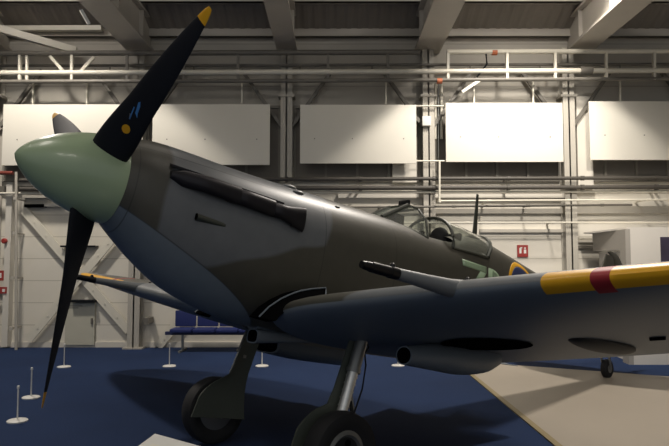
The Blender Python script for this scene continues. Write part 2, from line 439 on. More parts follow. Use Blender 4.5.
for (a0, b0) in (((50, 56), (64, 72)), ((94, 57), (80, 72)), ((476, 80), (466, 92)), ((462, 92), (480, 80))):
    if b0[1] > 85: continue
    b = NB(); bar(b, gl(*a0), gl(*b0), .06, .04, (0, 1, 0)); obj('diagonal', b, M['pipewhite'], t, False)
for px in (58, 110, 194, 300, 372, 470, 540, 620):   # hangers to the rear chord
    b = NB(); bar(b, gl(px, 66, YG+.27), gl(px, 73), .03, .03); obj('strut', b, M['pipegrey'], t, False)
for px in (33, 87, 242, 386, 474, 533, 620):          # slim drop rods below
    b = NB(); bar(b, gl(px, 80.5, YG+.27), gl(px, 104, YG+.27), .045, .03, (1, 0, 0)); obj('drop_rod', b, M['pipewhite'], t, False)
b = NB(); tube(b, [gl(486, 53), gl(487, 64), gl(477, 77)], .02, 8); obj('cable', b, M['gunmetal'], t)
for px, py in ((437, 81), (492, 52.5)):
    b = NB(); p = gl(px, py); q = gl(px+5, py); tube(b, [p, q], .058, 12); obj('orange_band', b, M['orange'], t)
b = NB(); tube(b, [gl(580, 70.6), gl(592, 70.5)], .085, 14); obj('coupling', b, M['pipegrey'], t)
# white diagonal roof struts in the left bay
b = NB(); bar(b, atY(-30, 20.5, 12.0), atY(76, 51, 12.62), .14, .14); tag(obj('roof_strut', b, M['pipewhite'], None, False), 'white diagonal roof strut at the top left corner', 'strut')
b = NB(); bar(b, atY(-40, 29, 12.65), atY(102, 28.5, 12.65), .12, .1); tag(obj('roof_strut', b, M['pipewhite'], None, False), 'horizontal cream roof strut meeting the left roof beam', 'strut')
# small light fitting on the left beam
b = NB(); p, q = atY(81, 10, 10.2), atY(89, 24, 10.25); bar(b, p, q, .05, .05); tag(obj('tube_light', b, M['white'], None, False), 'short white tube fitting on the left roof beam', 'light fitting')

# ================================================================== BLUE BENCH
t = empty('beam_seating', (0, 0, 0), 'navy blue four-seat waiting bench against the white wall', 'bench')
yb = 12.35
xs0, xs1 = atY(171.5, 320, yb).x, atY(262, 320, yb).x
t.location = ((xs0+xs1)/2, yb, 0)
wS = (xs1-xs0)/4
for k in range(4):
    x = -(xs1-xs0)/2+wS*(k+.5)
    b = NB(); box(b, (x-wS/2+.012, -.2, .385), (x+wS/2-.012, .23, .45), .025); obj('seat', b, M['seat'], t)
    b = NB(); box(b, (x-wS/2+.012, .22, .46), (x+wS/2-.012, .28, .78), .03); obj('backrest', b, M['seat'], t)
b = NB(); box(b, (-(xs1-xs0)/2-.12, -.02, .32), ((xs1-xs0)/2+.02, .08, .384), .005); obj('beam', b, M['navybeam'], t, False)
for x in (-(xs1-xs0)/2+.22, (xs1-xs0)/2-.28):
    b = NB(); bar(b, (x, .03, .33), (x, .03, .03), .045, .045); bar(b, (x, -.26, .02), (x, .33, .02), .04, .035); obj('leg', b, M['steel'], t, False)

# ================================================================== BARRIER POSTS
def make_barrier(loc, label):
    t = empty('barrier_post', loc, label, 'barrier post', 'low white barrier posts around the aircraft')
    b = NB(); lathe(b, [(0, .108), (.012, .11), (.02, .1), (.028, .03)], (0, 0, 0), (0, 0, 1), 32); obj('base', b, M['white'], t)
    b = NB(); tube(b, [(0, 0, .02), (0, 0, .36)], .0085, 12); obj('post', b, M['white'], t)
    b = NB(); lathe(b, [(0, .013), (.012, .016), (.03, .014), (.036, .004)], (0, 0, .355), (0, 0, 1), 14); obj('cap', b, M['white'], t)
    return t
bl = [((17.3, 421.5), 'low white barrier post nearest the camera, lower left of the blade tip'),
      ((31, 398), 'low white barrier post second from the left, beside the blade tip'),
      ((64, 367.3), 'low white barrier post on the carpet in front of the pale green hatch'),
      ((169.3, 366.6), 'low white barrier post on the carpet left of the blue bench'),
      ((262, 366.4), 'low white barrier post just right of the far wheel leg'),
      ((398, 366), 'low white barrier post mostly hidden by the underwing oil cooler')]
first = make_barrier(atZ(*bl[0][0]), bl[0][1])
for p, lab in bl[1:]: dup(first, atZ(*p), lab)

# ================================================================== WHITE BOOTH
y0 = 10.75; cx = atY(627.5, 229, y0).x; zt = atY(627.5, 229, y0).z
far = atY(594.5, 236, 13)
# left side runs away from the camera until its top reaches the measured point
yf = 12.55; fx = atY(594.5, 236, yf).x
t = empty('display_booth', (cx, y0, 0), 'white walk-in booth against the wall at right with a grey side opening', 'booth')
b = NB(); box(b, (0, 0, 0), (4.2, .08, zt)); obj('front_wall', b, M['booth'], t, False)
b = NB(); box(b, (4.12, .08, 0), (4.2, 1.9, zt)); obj('end_wall', b, M['booth'], t, False)
sd = Vector((fx-cx, yf-y0, 0)); L = sd.length; sn = sd.normalized(); nrm = Vector((-sn.y, sn.x, 0))
def sidebox(u0, u1, z0, z1, th=.08, off=0.0):
    b = NB(); p = sn*((u0+u1)/2)+nrm*off; mtx = Matrix.Translation(p+Vector((0,0,(z0+z1)/2))) @ Matrix.Rotation(math.atan2(sn.y, sn.x), 4, 'Z') @ Matrix.Diagonal((u1-u0, th, z1-z0, 1))
    bmesh.ops.create_cube(b, size=1, matrix=mtx); return b
obj('side_lintel', sidebox(0, L, 1.96, zt), M['boothgrey'], t, False)
obj('side_jamb', sidebox(0, L*.16, 0, 1.96), M['boothgrey'], t, False)
obj('side_panel', sidebox(L*.16, L*.99, 0, 1.94, .03, -.09), M['booth'], t, False)
p, q = atY(661, 267, y0), atY(669, 237, y0)
b = NB(); box(b, (p.x-cx, -.02, p.z), (p.x-cx+.9, 0, q.z)); obj('poster', b, M['poster'], t, False)
b = NB(); box(b, (0, .0, zt), (4.2, 1.9, zt+.03)); obj('roof_sheet', b, M['booth'], t, False)

# ================================================================== INFO STAND (corner at the bottom edge)
p = atZ(157, 434.5, .80)
rz = -.66; e1 = Vector((math.cos(rz), math.sin(rz), 0)); e2 = Vector((math.sin(rz), -math.cos(rz), 0))
ct0 = p+e1*.40+e2*.24
t = empty('information_stand', (ct0.x, ct0.y, 0), 'white sloping information panel poking into the bottom edge left of the wheels', 'sign stand', rz=rz)
b = NB()
mt = Matrix.Translation((0, 0, .70)) @ Matrix.Rotation(math.radians(22), 4, 'X')
bmesh.ops.create_cube(b, size=1, matrix=mt @ Matrix.Diagonal((.80, .5, .03, 1))); obj('panel', b, M['white'], t, False)
b = NB(); bmesh.ops.create_cube(b, size=1, matrix=mt @ Matrix.Translation((0, .0, .0155)) @ Matrix.Diagonal((.66, .36, .002, 1))); obj('printed_area', b, M['panel'], t, False)
b = NB(); box(b, (-.05, -.02, .02), (.05, .04, .68), .008); obj('post', b, M['steel'], t)
b = NB(); box(b, (-.25, -.2, 0), (.25, .2, .02), .006); obj('base', b, M['steel'], t)

# ================================================================== AIRCRAFT
PX, PY, PZ, PSI, TH, ROLL = -2.1513, 4.1544, 2.4758, .7128, .1958, .030
c_, s_ = math.cos(PSI), math.sin(PSI); ct, s_t = math.cos(TH), math.sin(TH)
AX = Vector((c_*ct, s_*ct, -s_t)); AY = Vector((s_, -c_, 0)); AZ = Vector((c_*s_t, s_*s_t, ct))
AY2 = AY*math.cos(ROLL)+AZ*math.sin(ROLL); AZ2 = AZ*math.cos(ROLL)-AY*math.sin(ROLL)
NOSE = Vector((PX, PY, PZ))
def wloc(x, p, z): return NOSE+AX*x+AY2*p+AZ2*z
# base of the aircraft: on the floor between the main wheels
XW = 2.43
zb0 = -(NOSE+AX*XW).z/AZ2.z
BO = (XW, zb0)
plane = bpy.data.objects.new('fighter_aircraft', None); COL.objects.link(plane)
tag(plane, 'camouflaged single-seat propeller fighter with green spinner, nose towards the left', 'aircraft')
R3 = Matrix((AX, -AY2, AZ2)).transposed()
plane.matrix_world = Matrix.Translation(wloc(XW, 0, zb0)) @ R3.to_4x4()
def V(x, p, z): return Vector((x-BO[0], -p, z-BO[1]))
def part(name, bm, m, parent=None, label=None, smooth=True):
    o = obj(name, bm, m, parent or plane, smooth)
    if label: o['label'] = label
    return o
def interp(tab, x):
    if x <= tab[0][0]: return tab[0][1:]
    for i in range(len(tab)-1):
        a, b = tab[i], tab[i+1]
        if x <= b[0]:
            pa = tab[max(i-1, 0)]; nb = tab[min(i+2, len(tab)-1)]
            h = b[0]-a[0]; t = (x-a[0])/h; out = []
            for k in range(1, len(a)):
                m0 = (b[k]-pa[k])/(b[0]-pa[0]) if i > 0 else (b[k]-a[k])/h
                m1 = (nb[k]-a[k])/(nb[0]-a[0]) if i+2 < len(tab) else (b[k]-a[k])/h
                t2, t3 = t*t, t*t*t
                out.append((2*t3-3*t2+1)*a[k]+(t3-2*t2+t)*h*m0+(-2*t3+3*t2)*b[k]+(t3-t2)*h*m1)
            return tuple(out)
    return tab[-1][1:]
#       x    ztop   zbot   halfw  zc
FUS = [(.675,.312,-.322,.318, 0.0), (.80,.36,-.43,.345,-.01), (.95,.378,-.545,.365,-.03), (1.2,.378,-.695,.39,-.06), (1.5,.37,-.80,.415,-.10), (1.8,.370,-.865,.43,-.13),
       (2.2,.378,-.90,.44,-.15), (2.8,.388,-.91,.455,-.15), (3.37,.395,-.89,.46,-.13), (3.9,.385,-.83,.46,-.1), (4.3,.41,-.76,.455,-.06),
       (4.7,.50,-.69,.43,-.02), (5.05,.525,-.62,.40,0), (5.5,.475,-.54,.36,0.02), (6.3,.37,-.41,.29,.02), (7.2,.28,-.28,.20,.02), (8.0,.22,-.17,.13,.03), (8.8,.17,-.05,.06,.05), (9.25,.12,.02,.03,.06)]
NT, NBm = 2.25, 2.1
def fus_sec(x): return interp(FUS, x)
def fus_p(x, z):
    zt, zb, w, zc = fus_sec(x)
    if z >= zc: f = min(1, max(0, (z-zc)/(zt-zc))); return w*(1-f**NT)**(1/NT)
    f = min(1, max(0, (zc-z)/(zc-zb))); return w*(1-f**NBm)**(1/NBm)
def fus_pt(x, a):
    zt, zb, w, zc = fus_sec(x)
    ca, sa = math.cos(a), math.sin(a)
    n = NT if sa >= 0 else NBm
    p = w*math.copysign(abs(ca)**(2/n), ca); z = zc+(zt-zc if sa >= 0 else zc-zb)*math.copysign(abs(sa)**(2/n), sa)
    return p, z

# camouflage paint: dark green / ocean grey over sea grey, split by the cowling joint
def camo():
    m = bpy.data.materials.new('camouflage_paint'); m.use_nodes = True
    nt = m.node_tree; g = G(nt); bs = nt.nodes['Principled BSDF']
    bs.inputs['Roughness'].default_value = .42; bs.inputs['Coat Weight'].default_value = .12; bs.inputs['Coat Roughness'].default_value = .35
    tc = nt.nodes.new('ShaderNodeTexCoord'); sp = nt.nodes.new('ShaderNodeSeparateXYZ'); nt.links.new(tc.outputs['Object'], sp.inputs[0])
    x = g.m('ADD', sp.outputs['X'], BO[0]); z = g.m('ADD', sp.outputs['Z'], BO[1]); p = g.m('MULTIPLY', sp.outputs['Y'], -1.0)
    nz = nt.nodes.new('ShaderNodeTexNoise'); nz.inputs['Scale'].default_value = 1.6; nz.inputs['Detail'].default_value = 1.0
    nt.links.new(tc.outputs['Object'], nz.inputs['Vector']); wob = g.m('MULTIPLY', g.m('SUBTRACT', nz.outputs['Fac'], .5), .25)
    # front edge of the grey band: x > .95 ; rear edge slants forward going down
    fr = g.m('ADD', g.m('SUBTRACT', x, .97), wob)
    rr = g.m('ADD', g.m('SUBTRACT', g.m('ADD', 2.5, g.m('MULTIPLY', g.m('SUBTRACT', z, .25), 0.15)), x), wob)
    lo = g.m('ADD', g.m('SUBTRACT', z, g.m('ADD', -.52, g.m('MULTIPLY', g.m('SUBTRACT', x, 1.2), .30))), wob)
    grey = g.m('MULTIPLY', g.m('MULTIPLY', g.step(fr), g.step(rr)), g.step(lo))
    # second grey patch on the spine behind the hood
    g2 = g.m('MULTIPLY', g.step(g.m('ADD', g.m('SUBTRACT', x, 6.3), wob)), g.step(g.m('ADD', g.m('SUBTRACT', 7.4, x), wob)))
    grey = g.m('MAXIMUM', grey, g2)
    dn = nt.nodes.new('ShaderNodeTexNoise'); dn.inputs['Scale'].default_value = 9; dn.inputs['Detail'].default_value = 6
    nt.links.new(tc.outputs['Object'], dn.inputs['Vector'])
    gc = g.mix(dn.outputs['Fac'], rgb('403E36'), rgb('4B4941'))
    oc = g.mix(dn.outputs['Fac'], rgb('5B5E61'), rgb('686B6E'))
    top = g.mix(grey, gc, oc)
    # lower demarcation
    line = nt.nodes.new('ShaderNodeMapRange')   # z of the split as a function of x
    zl = g.m('ADD', -.216, g.m('MULTIPLY', g.m('SUBTRACT', x, .69), -.44))
    zl = g.m('SUBTRACT', zl, g.m('MULTIPLY', g.m('POWER', g.m('MAXIMUM', g.m('SUBTRACT', x, 1.4), 0.0), 2.0), .18))
    zl = g.m('MAXIMUM', zl, g.m('SUBTRACT', g.m('MULTIPLY', g.m('SUBTRACT', x, 4.0), .14), .86))
    under = g.step(g.m('SUBTRACT', zl, z), .006)
    und = g.mix(dn.outputs['Fac'], rgb('5E6770'), rgb('69737C'))
    colr = g.mix(under, top, und)
    # panel joints: thin dark rings and the cowling line
    jl = None
    for jx in (.735, 2.42, 3.3, 5.15, 6.2, 7.6):
        s = g.m('SUBTRACT', .004, g.m('ABSOLUTE', g.m('SUBTRACT', x, jx))); s = g.step(s, .002); jl = s if jl is None else g.m('MAXIMUM', jl, s)
    jl = g.m('MAXIMUM', jl, g.step(g.m('SUBTRACT', .005, g.m('ABSOLUTE', g.m('SUBTRACT', z, zl))), .003))
    cj = g.m('MULTIPLY', g.step(g.m('SUBTRACT', .004, g.m('ABSOLUTE', g.m('SUBTRACT', z, .245))), .002), g.step(g.m('SUBTRACT', 2.42, x), .01)); jl = g.m('MAXIMUM', jl, cj)
    nt.links.new(g.mix(g.m('MULTIPLY', jl, .6), colr, rgb('23231F')), bs.inputs['Base Color'])
    return m
M['camo'] = camo()

# ---- fuselage
b = NB(); xs = [.675+ (9.25-.675)*(i/140) for i in range(141)]; NSEG = 64
rings = []
for x in xs:
    rings.append([b.verts.new(V(x, *fus_pt(x, 2*pi*k/NSEG))) for k in range(NSEG)])
for i in range(len(rings)-1):
    xm = (xs[i]+xs[i+1])/2
    for k in range(NSEG):
        am = 2*pi*(k+.5)/NSEG; p, z = fus_pt(xm, am)
        if 3.86 < xm < 4.32 and math.sin(am) > 0 and abs(p) < .30: continue       # cockpit opening
        b.faces.new([rings[i][k], rings[i][(k+1) % NSEG], rings[i+1][(k+1) % NSEG], rings[i+1][k]])
b.faces.new(rings[0]); b.faces.new(rings[-1])
fus = part('fuselage', b, M['camo'])
# spinner with back plate
b = NB()
prof = [(0.0, .006)]
for i in range(1, 33):
    h = .672*(i/32)**1.6; prof.append((h, .325*(1-((.672-h)/.672)**1.85)**.66))
rs = []
for h, r in prof: rs.append([b.verts.new(V(h, r*math.sin(2*pi*k/64), r*math.cos(2*pi*k/64))) for k in range(64)])
skin(b, rs); spin = part('spinner', b, M['spinner'], label='pale green spinner')
b = NB(); rs = [[b.verts.new(V(h, r*math.sin(2*pi*k/64), r*math.cos(2*pi*k/64))) for k in range(64)] for h, r in ((.673, .318), (.69, .312))]
skin(b, rs); part('spinner_backplate', b, M['dark'])
# blades
PH0 = 1.037; XH = .53; RB = 1.634
BL = [(.20,.255,57,.10),(.30,.275,55,.085),(.40,.277,52,.07),(.55,.262,47,.052),(.75,.228,41,.038),(.95,.210,37,.028),(1.15,.180,34,.021),(1.35,.138,31,.015),(1.50,.095,29,.010),(1.58,.068,28,.008),(1.615,.048,28,.006),(RB,.03,28,.003)]
BETA_OFF = 0
def blade_frame(r, phi):
    ch, be, th = interp([(a, c, d*1.0, e) for a, c, d, e in BL], r)
    be = math.radians(be+BETA_OFF)
    rad = (0.0, math.sin(phi), math.cos(phi)); tg = (0.0, -math.cos(phi), math.sin(phi))
    le = (-math.sin(be), tg[1]*math.cos(be), tg[2]*math.cos(be)); nr = (math.cos(be), tg[1]*math.sin(be), tg[2]*math.sin(be))  # nr points aft
    return ch, th, rad, le, nr
def blade_pt(r, phi, u, side):      # u in -.5(le) .. .5 (te); side -1 = front
    ch, th, rad, le, nr = blade_frame(r, phi)
    s = u+.5; t = 2.6*(math.sqrt(max(s, 0))-s)*1.0*(1 if s < 1 else 0) if False else math.sqrt(max(0, 1-(2*u)**2))*(1-.35*u)
    off = th*.5*t*(1.25 if side < 0 else .5)*side
    base = [XH+rad[0]*r, rad[1]*r, rad[2]*r]
    return V(*[base[i]-le[i]*ch*u+nr[i]*off for i in range(3)])
for k, lab in enumerate(('right', 'low', 'back')):
    phi = PH0+k*2*pi/3
    b = NB(); rr = [.20+.04*i for i in range(32)]+[1.46,1.475, 1.50,1.53,1.56,1.58,1.60,1.615,1.626,RB]
    rr = sorted(set(round(x, 3) for x in rr))
    us = [-.5*math.cos(pi*i/10) for i in range(11)]
    rings = []
    for r in rr:
        rings.append([b.verts.new(blade_pt(r, phi, u, -1)) for u in us]+[b.verts.new(blade_pt(r, phi, u, 1)) for u in us[-2:0:-1]])
    n = len(rings[0])
    for i in range(len(rings)-1):
        for j in range(n):
            f = b.faces.new([rings[i][j], rings[i][(j+1) % n], rings[i+1][(j+1) % n], rings[i+1][j]])
            f.material_index = 1 if (rr[i]+rr[i+1])/2 > 1.53 else 0
    b.faces.new(rings[0]); b.faces.new(rings[-1]).material_index = 1
    bl_o = part('propeller_blade', b, [M['black'], M['yellow']])
    # decals on the front face near the root: yellow disc and blue maker's bars
    if k == 0:
        def decal(name, r0, u0, shape, m):
            b = NB(); vs = []
            for (dr, du) in shape:
                p = blade_pt(r0+dr, phi, u0+du/.29, -1); ch, th, rad, le, nr = blade_frame(r0+dr, phi)
                q = V(*[nr[i] for i in range(3)])-V(0, 0, 0); vs.append(b.verts.new(p-q*.0025))
            bot = [b.verts.new(v.co+q*.002) for v in vs]
            b.faces.new(vs); b.faces.new(bot[::-1])
            for i in range(len(vs)): b.faces.new([vs[i], vs[(i+1) % len(vs)], bot[(i+1) % len(vs)], bot[i]])
            part(name, b, m, bl_o, smooth=False)
        decal('round_decal', .56, .06, [(0.034*math.cos(2*pi*i/20), .034*math.sin(2*pi*i/20)) for i in range(20)], M['yellow'])
        decal('wing_decal', .74, .02, [(.06,-.02),(.045,-.03),(-.03,.0),(-.05,.035),(-.02,.02),(.03,.005)], M['decalblue'])
        decal('wing_decal', .69, -.1, [(.045,-.006),(.045,.004),(-.05,.03),(-.05,.02)], M['decalblue'])
        decal('wing_decal', .655, .0, [(.02,-.03),(.02,-.02),(-.012,.0),(-.012,-.01)], M['steel'])

# ---- exhaust stubs (port and starboard): three nested fishtail ejectors each side
for side in (1, -1):
    for k, (x0, L) in enumerate(((.955, .55), (1.33, .50), (1.68, .46))):
        b = NB(); rings = []
        for i in range(13):
            t = i/12; x = x0+L*t
            pc = fus_p(x, .09)+(-.03+.085*min(1, t*2.2)); zc = .085-.025*t-.018*k
            hz = .062+ (.045*max(0, t-.55)/.45 if k == 2 else .008*t); hp = .055-.022*t*(1 if t > .3 else t/.3)
            hz *= (.55+.45*min(1, t*6))
            rings.append([b.verts.new(V(x, side*(pc+hp*math.cos(a)), zc+hz*math.copysign(abs(math.sin(a))**.8, math.sin(a)))) for a in [2*pi*j/20 for j in range(20)]])
        for r in (rings[-1],):
            cen = sum((v.co for v in r), Vector())/len(r)
            inn = [b.verts.new(cen+(v.co-cen)*.8) for v in r]; deep = [b.verts.new(v.co-(V(.12,0,0)-V(0,0,0))) for v in inn]
        skin(b, rings, True, False); b.faces.new(rings[0])
        skin(b, [rings[-1], inn, deep], True, False); b.faces.new(deep)
        part('exhaust_stub', b, M['darkmetal'])
    # heat shield strip above the stubs
    b = NB(); top = []; 
    rings = []
    for i in range(21):
        x = .95+1.0*i/20; z1 = .165-.035*i/20
        p1 = fus_p(x, z1); rings.append([b.verts.new(V(x, side*(p1-.02), z1+.012)), b.verts.new(V(x, side*(p1+.035), z1-.004)), b.verts.new(V(x, side*(p1+.033), z1-.02)), b.verts.new(V(x, side*(p1-.02), z1-.012))])
    skin(b, rings); part('exhaust_shield', b, M['darkmetal'])
# intake scoops on the cowling side
for side in (1, -1):
    b = NB(); rings = []
    for i in range(9):
        t = i/8; x = 1.20+.25*t; h = (.030-.012*t); q = .028*(1-t*.75)
        p0 = fus_p(x, -.18)
        rings.append([b.verts.new(V(x, side*(p0-.01+q*math.cos(a)*1.6), -.175-.01*t+h*math.sin(a))) for a in [2*pi*j/14 for j in range(14)]])
    skin(b, rings); part('cowl_scoop', b, M['frame'])
    b = NB(); lathe(b, [(0, .026), (.004, .022)], V(1.199, side*(fus_p(1.2, -.18)+.012), -.175), (-1, 0, 0), 14); part('scoop_mouth', b, M['dark'])
# small cowl bumps and fasteners near the top
for (x, p, s) in ((2.16, .16, .05), (2.19, .26, .04), (2.62, .3, .02)):
    zt, zb, w, zc = fus_sec(x); z = zc+(zt-zc)*(1-(p/w)**NT)**(1/NT)
    b = NB(); bmesh.ops.create_icosphere(b, subdivisions=3, radius=1, matrix=Matrix.Translation(V(x, p, z)) @ Matrix.Diagonal((s*1.5, s*.8, s*.45, 1))); part('filler_cap', b, M['steel'])

# ---- wing root opening: dark curved slot with a pale rim on the port side
for side in (1, -1):
    outer = [(1.816,-.831),(1.894,-.742),(1.996,-.663),(2.087,-.612),(2.182,-.568),(2.303,-.532),(2.441,-.50)]
    inner = [(1.931,-.842),(1.961,-.799),(2.011,-.753),(2.069,-.689),(2.14,-.638),(2.258,-.595),(2.393,-.565)]
    b = NB(); rings = []
    for (xo, zo), (xi, zi) in zip(outer, inner):
        rings.append([b.verts.new(V(xo, side*.50, zo)), b.verts.new(V(xi, side*.57, zi)), b.verts.new(V(xi, side*.44, zi-.01)), b.verts.new(V(xo, side*.36, zo))])
    skin(b, rings); part('wing_root_slot', b, M['dark'])
    b = NB(); tube(b, [V(x, side*.502, z+.004) for x, z in outer]+[V(2.393, side*.572, -.565)], .007, 8); part('slot_rim', b, M['seagrey'])

# ---- wings
XS, C0, SPAN = 2.66, 2.56, 5.66
DIH, ZLE = .095, -.765
def chord_(p): return C0*math.sqrt(max(0.0, 1-(abs(p)/SPAN)**2.15))
def naca(s, t):
    return 5*t*(.2969*math.sqrt(s)-.126*s-.3516*s*s+.2843*s**3-.1036*s**4)
def wing_pt(p, s, up, side=1):
    c = chord_(p); t = .135-.055*(p/SPAN)
    xl = XS-.30*c; zc = ZLE+DIH*(p-.6)
    nose = .17*max(0.0, 1-(p-.30)/.6); 
    camb = .02*(1-(1-2*s)**2)*.9
    inc = math.radians(4.6-3.0*p/SPAN)
    z = camb*c+(1 if up else -1)*naca(s, t)*c
    dx = s*c
    xl += nose*max(0.0, 1-s*3.5)
    return (xl+dx*math.cos(inc)+z*math.sin(inc)*0, side*p, zc+z-dx*math.sin(inc)+.02)
ss = [0,.004,.012,.025,.042,.062,.09,.13,.18,.25,.33,.42,.52,.62,.72,.8,.87,.93,1.0]
def wing_mats(): return [M['camo_wing'], M['seagrey'], M['yellow'], M['red'], M['darkgrey']]
def camo_wing():
    m = bpy.data.materials.new('wing_camouflage'); m.use_nodes = True
    nt = m.node_tree; g = G(nt); bs = nt.nodes['Principled BSDF']; bs.inputs['Roughness'].default_value = .45
    tc = nt.nodes.new('ShaderNodeTexCoord'); sp = nt.nodes.new('ShaderNodeSeparateXYZ'); nt.links.new(tc.outputs['Object'], sp.inputs[0])
    wv = g.m('SINE', g.m('ADD', g.m('MULTIPLY', sp.outputs['Y'], 1.7), g.m('MULTIPLY', sp.outputs['X'], 1.4)))
    f = g.step(g.m('ADD', wv, .15), .03)
    nt.links.new(g.mix(f, rgb('47463F'), rgb('666A6D')), bs.inputs['Base Color']); return m
M['camo_wing'] = camo_wing()
def wing(side):
    b = NB()
    ps = [.30,.45,.545,.56,.6,.8,1.0,1.25,1.5,1.75,2.0,2.25,2.5,2.77,2.775,2.95,3.025,3.05,3.12,3.15,3.3,3.6,3.9,4.2,4.5,4.75,5.0,5.15,5.3,5.42,5.52,5.59,5.635,5.655]
    rings = []
    for p in ps:
        # chordwise stations carry a fixed 0.12 m strip at the leading edge
        c = chord_(p)
        st_ = [0]+[min(.6, q/c) for q in (.006,.018,.04,.07,.105)]; rest = [st_[-1]+(1-st_[-1])*((i/13)**1.25) for i in range(1, 14)]
        s_all = st_+rest
        up = [wing_pt(p, s, True, side) for s in s_all]
        if p < .55: up = [(x, q, z-min(.13, naca(s, .135)*c*1.5)*max(0, min(1, (.42-s)*5))) for (x, q, z), s in zip(up, s_all)]
        lo = [wing_pt(p, s, False, side) for s in s_all]
        rings.append([b.verts.new(V(*q)) for q in up[::-1]]+[b.verts.new(V(*q)) for q in lo[1:-1]])
    n = len(rings[0]); nu = 19
    for i in range(len(rings)-1):
        pm = (ps[i]+ps[i+1])/2
        for j in range(n):
            f = b.faces.new([rings[i][j], rings[i][(j+1) % n], rings[i+1][(j+1) % n], rings[i+1][j]])
            mi = 0 if j < nu-1 else 1
            strip = (nu-1-4 <= j < nu-1+4)
            if strip and pm > 2.772 and pm < 5.3: mi = 2
            if 3.024 < pm < 3.12 and (nu-1-7 <= j < nu-1+5): mi = 3
            f.material_index = mi
    b.faces.new(rings[0]); b.faces.new(rings[-1])
    return part('wing', b, wing_mats())
wP = wing(1); wS = wing(-1)
# aileron lines, gun blisters, wells, coolers
def under_z(p, x):
    c = chord_(p); s = (x-(XS-.3*c))/c; s = min(.99, max(.002, s)); return wing_pt(p, s, False)[2]
def upper_z(p, x):
    c = chord_(p); s = (x-(XS-.3*c))/c; s = min(.99, max(.002, s)); return wing_pt(p, s, True)[2]
for side in (1, -1):
    # underwing cannon blister
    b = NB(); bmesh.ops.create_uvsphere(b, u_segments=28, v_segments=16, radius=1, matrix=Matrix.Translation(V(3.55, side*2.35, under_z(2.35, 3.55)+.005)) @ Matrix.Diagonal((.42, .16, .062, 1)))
    part('gun_blister', b, M['darkgrey'], wP if side > 0 else wS)
    b = NB(); bmesh.ops.create_uvsphere(b, u_segments=28, v_segments=16, radius=1, matrix=Matrix.Translation(V(2.75, side*2.15, upper_z(2.15, 2.75)-.005)) @ Matrix.Diagonal((.40, .13, .05, 1)))
    part('gun_blister', b, M['camo_wing'], wP if side > 0 else wS)
    # wheel well: shallow dark bowl flush with the skin
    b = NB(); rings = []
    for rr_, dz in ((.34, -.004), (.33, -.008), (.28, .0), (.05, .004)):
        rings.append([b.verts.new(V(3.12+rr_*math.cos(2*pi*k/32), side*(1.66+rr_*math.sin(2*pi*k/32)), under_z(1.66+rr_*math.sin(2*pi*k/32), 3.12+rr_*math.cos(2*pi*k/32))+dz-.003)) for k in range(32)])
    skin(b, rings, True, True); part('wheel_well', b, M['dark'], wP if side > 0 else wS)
    # flap hinge line / ejection slot, dark narrow strip
    b = NB(); pts = [V(3.35, side*p, under_z(p, 3.35)-.002) for p in (2.76, 2.8, 2.86)]; tube(b, pts, .02, 8, flat=.25); part('ejection_slot', b, M['dark'], wP if side > 0 else wS)
    # pitot on port only later
# port oil cooler: round-mouthed duct
def duct(side, p0, x0, x1, zs, rs_, wide, sq):
    b = NB(); rings = []
    N = 17
    for i in range(N):
        t = i/(N-1); x = x0+(x1-x0)*t
        zc = interp(zs, t)[0]; r = interp(rs_, t)[0]
        rings.append([b.verts.new(V(x, side*(p0+r*wide*math.copysign(abs(math.cos(a))**sq, math.cos(a))), zc+r*math.copysign(abs(math.sin(a))**sq, math.sin(a)))) for a in [2*pi*j/32 for j in range(32)]])
    skin(b, rings, True, False); b.faces.new(rings[-1])
    cen = sum((v.co for v in rings[0]), Vector())/32
    inn = [b.verts.new(cen+(v.co-cen)*.86) for v in rings[0]]
    skin(b, [rings[0], inn], True, False); ic = [v.co.copy() for v in inn]
    o = part('oil_cooler' if side > 0 else 'radiator', b, M['seagrey'], None)
    b = NB(); l = [b.verts.new(v) for v in ic]; deep = [b.verts.new(v+Vector((.10, 0, 0))) for v in ic]
    skin(b, [l, deep], True, False); b.faces.new(deep); part('intake_lining', b, M['dark'], o)
duct(1, 1.30, 2.61, 3.78, [(0,-.975),(.3,-.955),(.6,-.945),(.85,-.92),(1,-.89)], [(0,.070),(.3,.103),(.55,.118),(.85,.10),(1,.06)], 1.15, 1.0)
duct(-1, 1.30, 3.2, 4.35, [(0,-1.0),(.5,-1.0),(1,-1.0)], [(0,.10),(.4,.135),(1,.135)], 2.4, .6)
